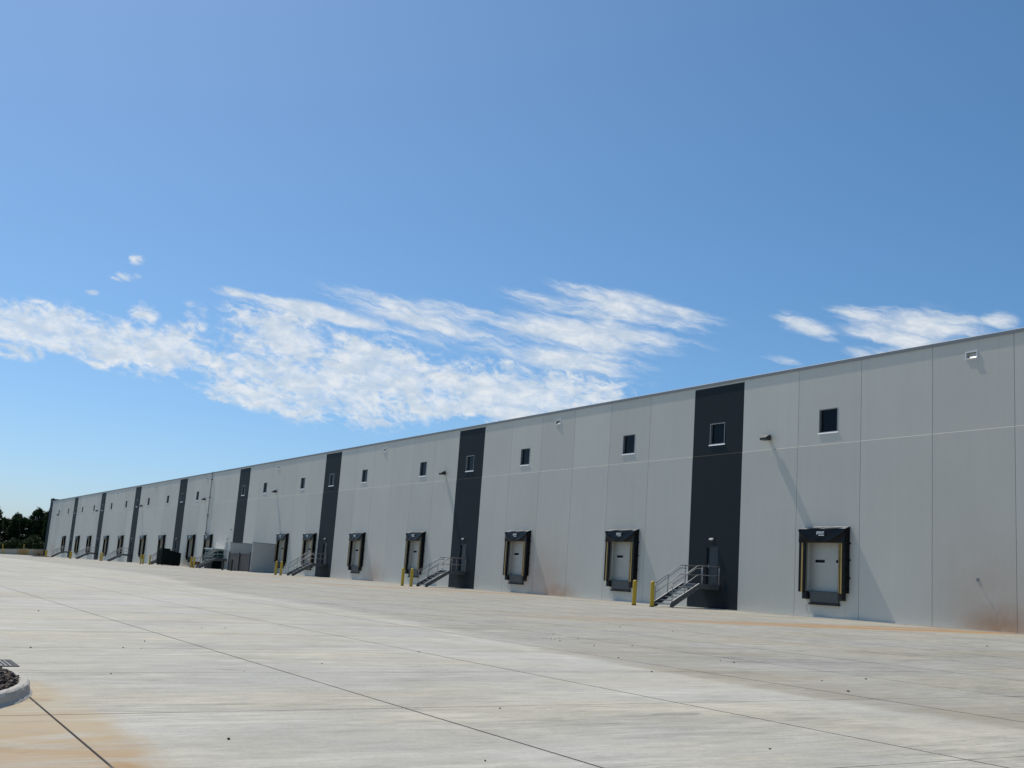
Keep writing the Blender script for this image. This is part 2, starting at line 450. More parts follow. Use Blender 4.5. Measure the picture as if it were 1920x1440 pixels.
# ------------------------------------------------------------------ mesh helpers
class MB:
    def __init__(s): s.v = []; s.f = []
    def quad(s, *pts):
        n = len(s.v); s.v += [tuple(p) for p in pts]; s.f.append(tuple(range(n, n + len(pts)))); return s
    def box(s, x0, x1, y0, y1, z0, z1):
        n = len(s.v)
        s.v += [(x, y, z) for z in (z0, z1) for y in (y0, y1) for x in (x0, x1)]
        for f in ((0, 2, 3, 1), (4, 5, 7, 6), (0, 1, 5, 4), (2, 6, 7, 3), (0, 4, 6, 2), (1, 3, 7, 5)):
            s.f.append(tuple(n + i for i in f))
        return s
    def bbox(s, x0, x1, y0, y1, z0, z1, c=.01):
        """box with chamfered edges along z and top"""
        pts = [(x0 + c, y0), (x1 - c, y0), (x1, y0 + c), (x1, y1 - c), (x1 - c, y1), (x0 + c, y1), (x0, y1 - c), (x0, y0 + c)]
        cx, cy = (x0 + x1) / 2, (y0 + y1) / 2
        rings = []
        for z, k in ((z0, 1), (z1 - c, 1), (z1, 0)):
            r = []
            for (px, py) in pts:
                if k == 0:
                    px = px + (c if px < cx else -c); py = py + (c if py < cy else -c)
                r.append(len(s.v)); s.v.append((px, py, z))
            rings.append(r)
        for a, b2 in zip(rings, rings[1:]):
            for i in range(8):
                j = (i + 1) % 8; s.f.append((a[i], a[j], b2[j], b2[i]))
        s.f.append(tuple(rings[-1])); s.f.append(tuple(reversed(rings[0])))
        return s
    def tube(s, pts, r, seg=8, closed_ends=True, r1=None):
        pts = [Vector(p) for p in pts]
        rings = []
        for i, p in enumerate(pts):
            a = pts[max(i - 1, 0)]; b2 = pts[min(i + 1, len(pts) - 1)]
            t = (b2 - a).normalized()
            up = Vector((0, 0, 1)) if abs(t.z) < .9 else Vector((1, 0, 0))
            e1 = t.cross(up).normalized(); e2 = e1.cross(t)
            rr = r if r1 is None else r + (r1 - r) * i / (len(pts) - 1)
            ring = []
            for k in range(seg):
                an = 2 * math.pi * k / seg
                ring.append(len(s.v)); s.v.append(tuple(p + e1 * math.cos(an) * rr + e2 * math.sin(an) * rr))
            rings.append(ring)
        for a, b2 in zip(rings, rings[1:]):
            for i in range(seg):
                j = (i + 1) % seg; s.f.append((a[i], b2[i], b2[j], a[j]))
        if closed_ends:
            s.f.append(tuple(rings[0])); s.f.append(tuple(reversed(rings[-1])))
        return s
    def prism_x(s, prof, x0, x1):
        """profile in (y,z), extruded along x"""
        n = len(s.v); k = len(prof)
        s.v += [(x0, y, z) for y, z in prof] + [(x1, y, z) for y, z in prof]
        s.f.append(tuple(range(n, n + k))); s.f.append(tuple(reversed(range(n + k, n + 2 * k))))
        for i in range(k):
            j = (i + 1) % k; s.f.append((n + i, n + k + i, n + k + j, n + j))
        return s
    def lathe(s, prof, seg=14, c=(0, 0)):
        rings = []
        for r, z in prof:
            ring = []
            for k in range(seg):
                a = 2 * math.pi * k / seg
                ring.append(len(s.v)); s.v.append((c[0] + r * math.cos(a), c[1] + r * math.sin(a), z))
            rings.append(ring)
        for a, b2 in zip(rings, rings[1:]):
            for i in range(seg):
                j = (i + 1) % seg; s.f.append((a[i], a[j], b2[j], b2[i]))
        s.f.append(tuple(rings[-1])); s.f.append(tuple(reversed(rings[0])))
        return s
    def mesh(s, name, mat, smooth=False):
        me = D.meshes.new(name); me.from_pydata(s.v, [], s.f)
        me.materials.append(M[mat])
        if smooth:
            me.polygons.foreach_set('use_smooth', [True] * len(me.polygons))
        me.update(); return me


def fix(me):
    import bmesh
    bm = bmesh.new(); bm.from_mesh(me)
    bmesh.ops.recalc_face_normals(bm, faces=bm.faces)
    bm.to_mesh(me); bm.free(); return me


def obj(name, me, parent=None, loc=(0, 0, 0), rz=0.0):
    o = D.objects.new(name, me); COL.objects.link(o)
    o.location = loc; o.rotation_euler = (0, 0, rz)
    if parent: o.parent = parent
    return o


def tag(o, label, cat, group=None, kind=None):
    if label: o['label'] = label
    if cat: o['category'] = cat
    if group: o['group'] = group
    if kind: o['kind'] = kind
    return o


def empty(name, loc, rz=0.0):
    o = D.objects.new(name, None); COL.objects.link(o)
    o.location = loc; o.rotation_euler = (0, 0, rz); o.empty_display_size = .3
    return o


def copy_tree(o, parent=None):
    c = o.copy(); COL.objects.link(c); c.parent = parent
    for ch in list(o.children): copy_tree(ch, c)
    return c


ORD = ['nearest', 'second', 'third', 'fourth', 'fifth', 'sixth', 'seventh', 'eighth', 'ninth', 'tenth', 'eleventh', 'twelfth', 'thirteenth',
       'fourteenth', 'fifteenth', 'sixteenth']

# ------------------------------------------------------------------ ground and truck court
YE = [-46.4, -43.05, -39.65, -36.3, -32.78, -29.45, -26.6, -23.6, -20.5, -17.4, -14.3, -11.2, -8.1, -4.4, -.16]
XS = [35.0 + 3.5 * i for i in (4, 3, 2)] + [38.9] + [35.0 - 3.5 * i for i in range(0, 81)]


def build_ground():
    m = MB(); S = 3000
    m.quad((-S, -S, -2.6), (S, -S, -2.6), (S, S, -2.6), (-S, S, -2.6))
    tag(obj('ground', m.mesh('ground', 'grass')), None, None, kind='structure')
    # raised field behind the retaining wall at the far end
    m = MB()
    ys = [-400, -120, -60, -30, -14, -6, 0, 20, 80, 400]
    def fz(y): return 1.05 + .06 * max(-14, min(0, y))
    xs = [-240.35, -248, -290, -360, -700]
    for a, b in zip(xs, xs[1:]):
        for c, d in zip(ys, ys[1:]):
            m.quad((b, c, fz(c)), (a, c, fz(c)), (a, d, fz(d)), (b, d, fz(d)))
    tag(obj('field', m.mesh('field', 'grass')), None, None, kind='structure')
    # pavement: dark joint bed under the slabs, plain concrete beyond them
    pv = MB()
    xsr = [60, 21, -91, -240.3]
    ysr = [-47, 0.05]
    for a, b in zip(xsr, xsr[1:]):
        pv.quad((b, -46.4, gz(b, -46.4) - .0015), (a, -46.4, gz(a, -46.4) - .0015), (a, .1, gz(a, .1) - .0015), (b, .1, gz(b, .1) - .0015))
    pav = tag(obj('pavement', pv.mesh('pavement', 'joint')), None, None, kind='structure')
    ap = MB()
    for a, b in zip(xsr, xsr[1:]):
        for c, d in ((-130, -52), (-52, -46.41)):
            ap.quad((b, c, gz(b, c)), (a, c, gz(a, c)), (a, d, gz(a, d)), (b, d, gz(b, d)))
    for c, d in ((-130, -52), (-52, .05)):
        ap.quad((60.01, c, gz(60, c)), (140, c, gz(60, c)), (140, d, gz(60, d)), (60.01, d, gz(60, d)))
    tag(obj('yard', ap.mesh('yard', 'concrete')), None, None, kind='structure')
    # joint sealant: one bead along each long joint, thin ones across
    for y in YE[1:-1]:
        for (a, b) in ((60, 21), (21, -91), (-91, -240)):
            mb = MB(); w = .0075
            z = [gz(a, y), gz(b, y)]
            mb.v = [(b, y - w, z[1] + .0016), (a, y - w, z[0] + .0016), (a, y + w, z[0] + .0018), (b, y + w, z[1] + .0018),
                    (b, y - w, z[1] - .01), (a, y - w, z[0] - .01), (a, y + w, z[0] - .01), (b, y + w, z[1] - .01)]
            mb.f = [(0, 1, 2, 3), (4, 5, 1, 0), (6, 7, 3, 2), (5, 6, 2, 1), (7, 4, 0, 3)]
            obj('joint_sealant', mb.mesh('joint_sealant', 'joint'), pav)
    for x in XS:
        if not -60 < x < 50: continue
        mb = MB(); w = .006
        z0_, z1_ = gz(x, -46.3), gz(x, -.3)
        mb.v = [(x - w, -46.3, z0_ + .0014), (x + w, -46.3, z0_ + .0014), (x + w, -.3, z1_ + .0014), (x - w, -.3, z1_ + .0014),
                (x - w, -46.3, z0_ - .01), (x + w, -46.3, z0_ - .01), (x + w, -.3, z1_ - .01), (x - w, -.3, z1_ - .01)]
        mb.f = [(0, 1, 2, 3), (4, 5, 1, 0), (6, 7, 3, 2), (5, 6, 2, 1), (7, 4, 0, 3)]
        obj('joint_sealant', mb.mesh('joint_sealant', 'joint_thin'), pav)
    # slabs
    xs = sorted(set(XS + [56.0, 60.0]), reverse=True)
    xs = [x for x in xs if x > -240] + [-240.2]
    far = MB(); n = 0
    for i in range(len(xs) - 1):
        xa, xb = xs[i + 1], xs[i]
        for j in range(len(YE) - 1):
            ya, yb = YE[j], YE[j + 1]
            gx, gy = .0042, .011
            if i % 3 == 0: gx = .005
            x0, x1, y0, y1 = xa + gx, xb - gx, ya + gy, yb - gy
            if j == len(YE) - 2: y1 = yb
            dz = random.uniform(0, .0006)
            near = -27 < xa and xb < 47 and yb > -43.1
            if near and yb < -36 and xb < -6: near = False
            if near and yb < -32 and xb < -16: near = False
            if near and yb > -20 and xa > 30: near = False
            mb = MB() if near else far
            cx, cy = (x0 + x1) / 2, (y0 + y1) / 2
            cz = gz(cx, cy) if near else 0
            ox, oy = (cx, cy) if near else (0, 0)
            k = len(mb.v)
            c = .0008
            for (px, py, dd) in ((x0, y0, -.04), (x1, y0, -.04), (x1, y1, -.04), (x0, y1, -.04),
                                 (x0, y0, -c), (x1, y0, -c), (x1, y1, -c), (x0, y1, -c),
                                 (x0 + c, y0 + c, 0), (x1 - c, y0 + c, 0), (x1 - c, y1 - c, 0), (x0 + c, y1 - c, 0)):
                mb.v.append((px - ox, py - oy, gz(px, py) + dz + dd - cz))
            mb.f.append((k + 8, k + 9, k + 10, k + 11))
            for a in range(4):
                b = (a + 1) % 4
                mb.f.append((k + a, k + b, k + 4 + b, k + 4 + a))
                mb.f.append((k + 4 + a, k + 4 + b, k + 8 + b, k + 8 + a))
            if near:
                obj('slab', mb.mesh('slab', 'concrete'), pav, (cx, cy, cz)); n += 1
    tag(obj('slab_field', far.mesh('slab_field', 'concrete'), pav), None, None, kind='stuff')
    print('near slabs', n)


build_ground()

# ------------------------------------------------------------------ the warehouse
WH = tag(empty('warehouse', (0, 0, 0)), 'very long light grey concrete warehouse with dark vertical stripes and loading docks', 'warehouse')


def panel_mesh(name, mat, z0, z1, openings=(), chamfer_top=0.0, t=.22):
    w0, w1 = .012, P - .012
    xs = sorted({w0, w1} | {o[0] for o in openings} | {o[1] for o in openings})
    zs = sorted({z0, z1} | {o[2] for o in openings} | {o[3] for o in openings})
    m = MB()
    def solid(i, j):
        if i < 0 or j < 0 or i >= len(xs) - 1 or j >= len(zs) - 1: return False
        cx, cz = (xs[i] + xs[i + 1]) / 2, (zs[j] + zs[j + 1]) / 2
        return not any(o[0] < cx < o[1] and o[2] < cz < o[3] for o in openings)
    for i in range(len(xs) - 1):
        for j in range(len(zs) - 1):
            if not solid(i, j): continue
            a, b, c, d = xs[i], xs[i + 1], zs[j], zs[j + 1]
            top = chamfer_top if j == len(zs) - 2 else 0.0
            m.quad((a, 0, c), (b, 0, c), (b, 0, d - top), (a, 0, d - top))
            m.quad((b, t, c), (a, t, c), (a, t, d), (b, t, d))
            if not solid(i - 1, j): m.quad((a, t, c), (a, 0, c), (a, 0, d - top), (a, top, d), (a, t, d)) if top else m.quad((a, t, c), (a, 0, c), (a, 0, d), (a, t, d))
            if not solid(i + 1, j): m.quad((b, 0, c), (b, t, c), (b, t, d), (b, top, d), (b, 0, d - top)) if top else m.quad((b, 0, c), (b, t, c), (b, t, d), (b, 0, d))
            if not solid(i, j - 1): m.quad((a, t, c), (b, t, c), (b, 0, c), (a, 0, c))
            if not solid(i, j + 1):
                if top: m.quad((a, 0, d - top), (b, 0, d - top), (b, top, d), (a, top, d))
                m.quad((a, top, d), (b, top, d), (b, t, d), (a, t, d))
    return m.mesh(name, mat)


WIN = (.345 * P, .645 * P, 9.12, 10.33)          # high window
DRW = (.36 * P, .59 * P, 1.29, 3.40)             # man door
DCK = (P / 2 - 1.22, P / 2 + 1.22, 1.27, 3.95)   # dock door
SEALS = [1, -3, -6, -10, -13, -16, -18, -25, -27, -31, -34, -38, -41, -45, -48, -52]
DOORK = [-1, -8, -15, -29, -36, -43, -50]
LIGHTDOOR = -23
WINK = [1, -3, -6, -10, -13, -17, -20, -27, -31, -34, -38, -41, -45, -48, -52, -55]
SCUP = [3, -5, -12, -19, -26, -33, -40, -47]
SCW = (P / 2 - .26, P / 2 + .26, 11.76, 12.0)


def build_walls():
    cache = {}
    Z0 = -.55
    for k in range(K0, K1):
        dark = k in DARK or k == K0
        mat = 'wall_dark' if dark else 'wall_light'
        lo = 'dock' if k in SEALS else 'door' if (k in DOORK or k == LIGHTDOOR) else ''
        up = 'win' if (k in WINK or (dark and k != K0 and k != 6)) else 'scup' if k in SCUP else ''
        kl = ('lower', dark, lo)
        if kl not in cache:
            cache[kl] = panel_mesh('wall_panel_lower', mat, Z0, HR - .004, {'dock': [DCK], 'door': [DRW], '': []}[lo], .0135)
        obj('wall_panel', cache[kl], WH, (k * P, 0, 0))
        ku = ('upper', dark, up)
        if ku not in cache:
            cache[ku] = panel_mesh('wall_panel_upper', mat, HR + .002, HD if dark else HT, {'win': [WIN], 'scup': [SCW], '': []}[up])
        obj('wall_panel', cache[ku], WH, (k * P, SB, 0))
        if dark:
            if 'cap' not in cache:
                cache['cap'] = MB().box(.0, P, .0, .2, HD, HT).mesh('stripe_cap', 'wall_light')
            obj('stripe_cap', cache['cap'], WH, (k * P, SB, 0))
    st = MB().box(-.03, .03, .022, .1, Z0, HR - .06).box(-.03, .03, SB + .022, SB + .1, HR - .06, HT).mesh('joint_sealant', 'sealant')
    for k in range(K0, K1 + 1):
        obj('joint_sealant', st, WH, (k * P, 0, 0))
    cp = MB().prism_x([(-.03, HT - .02), (-.03, HT + .13), (-.01, HT + .15), (.3, HT + .12), (.3, HT - .02), (.26, HT - .02), (.26, HT + .08), (-.018, HT + .08), (-.018, HT - .02)], .004, 3 * P - .004)
    cpm = fix(cp.mesh('coping', 'coping'))
    k = K0 + 1
    while k + 3 <= K1:
        obj('coping', cpm, WH, (k * P, 0, 0)); k += 3
    x0, x1 = K0 * P, K1 * P
    # roof, back, ends
    obj('roof', MB().box(x0 + .3, x1 - .3, .3, 90, 11.2, 11.5).mesh('roof', 'roofing'), WH)
    obj('back_wall', MB().box(x0, x1, 90, 90.25, Z0, HT).mesh('back_wall', 'wall_light'), WH)
    obj('end_wall', MB().box(x1 - .25, x1, .225, 90, Z0, HT).mesh('end_wall', 'wall_light'), WH)
    # far end wall with its taller dark corner parapet
    obj('end_wall', MB().box(x0 - .02, x0 + .23, .225, 90, Z0, 13.3).mesh('end_wall', 'wall_dark'), WH)  # dark colour here carries the shade on the wall's inner face
    obj('corner_parapet', MB().box(x0 - .02, x0 + P * .9, -.02, .21, HT + .002, 13.3).mesh('corner_parapet', 'wall_dark'), WH)
    obj('interior_wall', MB().box(x0 + .3, x1 - .3, 1.2, 1.4, 0, 11).mesh('interior_wall', 'steel_dark'), WH)
    # pale footing strip
    ft = MB().box(0, 3 * P - .01, -.30, -.002, -.6, .02).mesh('footing', 'footing')
    k = K0
    while k + 3 <= K1:
        o = obj('footing', ft, WH, (k * P, 0, gz(k * P + 6, 0))); k += 3


build_walls()


def build_windows():
    x0, x1, z0, z1 = WIN
    fr = MB(); t = .042
    for b in ((x0, x0 + t, z0, z1), (x1 - t, x1, z0, z1), (x0 + t, x1 - t, z0, z0 + t), (x0 + t, x1 - t, z1 - t, z1)):
        fr.box(b[0], b[1], -.012, .16, b[2], b[3])
    frm = fr.mesh('window_frame', 'alu')
    pn = MB().box(x0 + t, x1 - t, .13, .145, z0 + t, z1 - t).mesh('pane', 'glass')
    sl = MB().prism_x([(-.032, z0 - .07), (-.032, z0 - .05), (-.012, z0 + .0), (-.012, z0 - .07)], x0 - .05, x1 + .05)
    slm = fix(sl.mesh('sill', 'sill'))
    for k in WINK + [d for d in DARK if d != 6]:
        w = obj('window', frm, WH, (k * P, SB, 0))
        obj('pane', pn, w); obj('sill', slm, w)
    # scuppers
    sx0, sx1, sz0, sz1 = SCW
    m = MB(); t = .05
    for b in ((sx0 - t, sx0, sz0 - t, sz1 + t), (sx1, sx1 + t, sz0 - t, sz1 + t), (sx0, sx1, sz1, sz1 + t), (sx0, sx1, sz0 - t, sz0)):
        m.box(b[0], b[1], -.035, .05, b[2], b[3])
    m.box(sx0, sx1, .16, .18, sz0, sz1)
    sm = m.mesh('scupper', 'sill')
    lip = fix(MB().prism_x([(-.06, sz0 - .04), (-.06, sz0 - .025), (-.02, sz0 + .04), (-.02, sz0 + .01)], sx0 + .2, sx1).mesh('scupper_lip', 'sill'))
    for k in SCUP:
        s = obj('scupper', sm, WH, (k * P, SB, 0)); obj('scupper_lip', lip, s)
    # hose bib with its box
    hb = MB().box(-.06, .06, -.02, -.002, -.07, .07).tube([(0, -.02, 0), (0, -.10, -.01), (0, -.12, -.05)], .014).box(-.03, .03, -.09, -.075, .016, .03)
    obj('hose_tap', hb.mesh('hose_tap', 'alu'), WH, (14.75, 0, 2.1))


build_windows()


def build_doors():
    x0, x1, z0, z1 = DRW
    leaf = MB().box(x0 + .05, x1 - .05, .10, .145, z0 + .02, z1 - .05)
    leaf.box(x0 + .55, x0 + .68, .095, .1005, z1 - .75, z1 - .3)
    fr = MB().box(x0, x0 + .05, .02, .16, z0, z1).box(x1 - .05, x1, .02, .16, z0, z1).box(x0 + .05, x1 - .05, .02, .16, z1 - .05, z1)
    hd = MB().tube([(x0 + .13, .1, 2.3), (x0 + .13, .03, 2.3), (x0 + .25, .03, 2.3)], .015, 6).box(x0 + .09, x0 + .17, .085, .1, 2.2, 2.42)
    lm = {'d': leaf.mesh('door', 'doorpaint'), 'l': leaf.mesh('door_pale', 'wall_light')}
    fm = {'d': fr.mesh('door_frame', 'doorpaint'), 'l': fr.mesh('door_frame_pale', 'wall_light')}
    hm = hd.mesh('handle', 'alu')
    for k in DOORK + [LIGHTDOOR]:
        s = 'l' if k == LIGHTDOOR else 'd'
        d = obj('door', lm[s], WH, (k * P, 0, 0)); obj('door_frame', fm[s], d); obj('handle', hm, d)
    # small light above each door
    lt = MB().prism_x([(-.02, -.05), (-.02, .06), (-.08, .06), (-.14, -.01), (-.14, -.05)], -.15, .15)
    ltm = fix(lt.mesh('lamp_body', 'doorlight'))
    ln = MB().box(-.12, .12, -.13, -.03, -.06, -.051).mesh('lens', 'white')
    bk = MB().box(-.13, .13, -.02, -.001, -.1, .12).mesh('back_plate', 'fixture')
    lab = ['above the door in the nearest dark stripe', 'above the door in the second dark stripe from the right', 'above the door in the third dark stripe from the right',
           'above the door behind the green waste container', 'above the door in the sixth dark stripe from the right', 'above the door in the seventh dark stripe from the right',
           'above the door in the last dark stripe before the far corner', 'above the pale door beside the bin enclosure']
    for i, k in enumerate(DOORK + [LIGHTDOOR]):
        e = tag(empty('door_light', (k * P + (x0 + x1) / 2, 0, 3.79)), 'small white wall light ' + lab[i], 'wall light', 'lights above the doors')
        obj('lamp_body', ltm, e); obj('lens', ln, e); obj('back_plate', bk, e)


build_doors()


def build_docks():
    x0, x1, z0, z1 = DCK
    # overhead door in sections
    m = MB(); n = 5; hh = (z1 - z0) / n
    for i in range(n):
        a, b = z0 + i * hh, z0 + (i + 1) * hh
        m.prism_x([(.152, a + .001), (.15, a + .004), (.15, b - .004), (.152, b - .001), (.2, b - .001), (.2, a + .001)], x0, x1)
    dm = fix(m.mesh('dock_door', 'dockdoor'))
    cxw = P / 2
    vis = []
    for a, b in ((cxw - .83, cxw - .22), (cxw + .52, cxw + 1.02)):
        za, zb = 2.65, 2.80
        vis.append((MB().box(a, b, .142, .149, za, zb).mesh('vision_window', 'glass'),
                    MB().prism_x([(.14, za - .03), (.14, za), (.149, za), (.149, za - .03)], a - .03, b + .03).mesh('vision_frame', 'white')))
    lv = MB().prism_x([(-.02, .70), (-.10, .72), (-.13, 1.24), (-.06, 1.27), (.14, 1.27), (.14, .70)], cxw - .92, cxw + .92)
    lvm = fix(lv.mesh('dock_leveler', 'leveler'))
    lp = MB().box(cxw - .95, cxw + .95, -.16, -.005, .60, .695).box(cxw - .6, cxw - .35, -.19, -.16, .62, .67).box(cxw + .1, cxw + .25, -.19, -.16, .64, .67)
    lpm = lp.mesh('leveler_lip', 'steel_dark')
    bm_ = MB().bbox(-.16, .16, -.26, -.003, .86, 1.24, .03)
    bmm = bm_.mesh('dock_bumper', 'rubber')
    pt = MB().box(cxw - 1.25, cxw + 1.25, -.012, -.001, .28, .30).box(cxw - 1.25, cxw - 1.23, -.012, -.001, .30, .66).box(cxw + 1.23, cxw + 1.25, -.012, -.001, .30, .66)
    ptm = pt.mesh('pit_curb', 'wall_light')
    for k in SEALS:
        d = obj('dock_door', dm, WH, (k * P, 0, 0)); [obj('vision_window', g_, d) and obj('vision_frame', f_, d) for g_, f_ in vis]
        l = obj('dock_leveler', lvm, WH, (k * P, 0, 0)); obj('leveler_lip', lpm, l); obj('pit_curb', ptm, l)
        for s in (-1.16, 1.16): obj('dock_bumper', bmm, WH, (k * P + cxw + s, 0, 0))

    # dock seals
    W2, PR = 1.50, .32
    e = empty('dock_seal', (0, 0, 0))
    for s in (-1, 1):
        # side pad: deep foam block in black vinyl, slightly tapered
        a, b = (s * W2, s * (W2 - .42))
        pm = MB()
        o_, i_ = s * W2, s * (W2 - .42)
        pm.prism_x([(-PR, 1.19), (-.002, 1.24), (-.002, 3.70), (-PR, 3.70)], min(o_, o_ - s * .06), max(o_, o_ - s * .06))
        n_ = 7
        for q in range(n_):
            za = 1.19 + 2.51 * q / n_; zb = 1.19 + 2.51 * (q + 1) / n_ - .004
            pm.prism_x([(-PR + .001, za), (-PR - .006, (za + zb) / 2), (-PR + .001, zb), (-PR + .05, zb), (-PR + .05, za)], min(o_ - s * .061, i_), max(o_ - s * .061, i_))
        p_ = obj('side_pad', fix(pm.mesh('side_pad', 'vinyl')), e)
        st = MB().box(s * (W2 - .23) - .05, s * (W2 - .23) + .05, -PR - .016, -PR - .0075, 1.19, 3.62)
        obj('yellow_stripe', st.mesh('yellow_stripe', 'stripe'), p_)
        st2 = MB().box(s * (W2 - .36) - .025, s * (W2 - .36) + .025, -PR - .016, -PR - .0075, 1.22, 3.62)
        if s > 0: obj('yellow_stripe', st2.mesh('yellow_stripe', 'stripe'), p_)
    # header curtain: sagging sheet with folds
    h = MB(); nx, nz = 36, 14
    zt, zb = 4.27, 3.60
    def dep(u, v):
        # u -1..1, v 0 top..1 bottom
        par = .12 + .80 * (1 - u * u)
        d = v - par
        fold = .075 * math.exp(-(d / .06) ** 2) + .018 * math.exp(-((d + .2) / .09) ** 2)
        fold += .010 * math.sin(9 * u + 5 * v) * v
        belly = .03 * (1 - u * u) * math.sin(math.pi * v)
        return -PR - .03 - fold - belly
    for j in range(nz + 1):
        for i in range(nx + 1):
            u = -1 + 2 * i / nx; v = j / nz
            h.v.append((u * W2, dep(u, v), zt + (zb - zt) * v))
    for j in range(nz):
        for i in range(nx):
            a = j * (nx + 1) + i
            h.f.append((a, a + nx + 1, a + nx + 2, a + 1))
    hc = obj('header_curtain', h.mesh('header_curtain', 'vinyl', True), e)
    hb = MB().prism_x([(-.002, 3.64), (-PR - .01, 3.64), (-PR - .01, zt), (-.002, 4.40)], -W2 + .002, W2 - .002)
    obj('header_block', fix(hb.mesh('header_block', 'vinyl')), e)
    tp = MB(); ny = 4; nxx = 20
    for j in range(ny + 1):
        for i in range(nxx + 1):
            u = -1 + 2 * i / nxx; v = j / ny
            y = -.002 - v * (PR + .045)
            z = 4.415 - .135 * v - .035 * math.sin(math.pi * v) * (1 - abs(u) ** 4) + .012 * math.sin(7 * u + 3 * v)
            if v == 0: z = 4.42
            tp.v.append((u * (W2 + .01), y, z))
    for j in range(ny):
        for i in range(nxx):
            a = j * (nxx + 1) + i
            tp.f.append((a, a + nxx + 1, a + nxx + 2, a + 1))
    obj('top_cover', tp.mesh('top_cover', 'vinyl_sunlit', True), e)
    # white maker's mark: a row of blurred letters over a short bar
    lg = MB(); y = -PR - .115
    for (a, b, c, d) in ((-.24, -.19, 3.99, 4.15), (-.24, -.13, 4.11, 4.15), (-.24, -.14, 4.05, 4.075), (-.15, -.11, 4.03, 4.15), (-.09, -.05, 4.03, 4.15), (-.07, .0, 4.12, 4.15),
                         (-.03, .01, 4.03, 4.15), (.03, .07, 4.03, 4.15), (.05, .13, 4.03, 4.055), (.10, .14, 4.06, 4.15), (.16, .19, 4.03, 4.15), (.17, .25, 4.12, 4.15), (.22, .25, 4.05, 4.15),
                         (-.11, .25, 3.94, 3.985)):
        lg.box(a, b, y - .006, y, c, d)
    obj('logo', lg.mesh('logo', 'white'), hc)
    bk = MB().box(-.03, .03, -.07, -.002, -.035, .035)
    bkm = bk.mesh('bracket', 'steel_dark')
    for s in (-1, 1):
        for z in (1.95, 2.8, 3.6): obj('bracket', bkm, e, (s * (W2 + .05), 0, z))
    place = ['to the right of the nearest dark stripe', 'left of the nearest dark stripe', 'right of the second dark stripe', 'left of the second dark stripe, beside grey stairs',
             'right of the third dark stripe', 'just left of the third dark stripe, behind stairs', 'beside the bin enclosure, behind two bollards', 'below the tall rain pipe, behind stairs',
             'left of the rain pipe', 'partly hidden by the green waste container', 'left of the green waste container, above two bollards', 'just left of the sixth dark stripe',
             'far along the wall beyond the sixth dark stripe', 'beyond the seventh dark stripe', 'just before the last dark stripe', 'last before the far corner']
    for i, k in enumerate(SEALS):
        o = e if i == 0 else copy_tree(e)
        o.location = (k * P + P / 2, 0, 0)
        tag(o, 'black dock seal, %s from right, %s' % (ORD[i] if i else 'first', place[i]), 'dock seal', 'dock seals along the facade')


build_docks()


def build_wall_lights():
    hd = fix(MB().prism_x([(-.10, -.12), (-.10, .16), (-.24, .16), (-.48, .0), (-.48, -.12)], -.22, .22).mesh('lamp_head', 'fixture'))
    ln = MB().box(-.18, .18, -.45, -.15, -.132, -.121).mesh('lens', 'pvc')
    arm = MB().box(-.08, .08, -.099, .02, -.09, .09).mesh('arm', 'fixture')
    e = empty('wall_light', (0, 0, 0))
    obj('lamp_head', hd, e); obj('lens', ln, e); obj('arm', arm, e)
    for i, k in enumerate([0, -9, -19, -26, -35, -44, -55]):
        o = e if i == 0 else copy_tree(e)
        o.location = (k * P + P / 2, 0, 9.12)
        tag(o, 'grey box wall light high on the facade, %s from the right' % (ORD[i] if i else 'first'), 'wall light', 'floodlights high on the facade')
    # rain pipe
    px = -103.2
    e = tag(empty('rain_pipe', (px, 0, 0)), 'thin grey rain pipe running down the whole facade', 'pipe')
    obj('pipe', MB().tube([(0, -.12, .2), (0, -.12, 12.74)], .055, 10).mesh('pipe', 'pvc'), e)
    c = MB().box(-.14, .14, -.22, -.002, -.05, .05).mesh('clamp', 'steel_dark')
    for z in (2, 4.5, 6.9, 9.3, 11.7): obj('clamp', c, e, (0, 0, z))
    s = MB().lathe([(.05, -.05), (.07, 0), (.05, .06)], 10).box(-.02, .02, .0, .15, -.02, .02).mesh('alarm_horn', 'steel_dark')
    tag(obj('alarm_horn', s, None, (-91.9, -.152, 4.9)), 'small dark round device on the wall above the bin enclosure', 'wall device')


build_wall_lights()


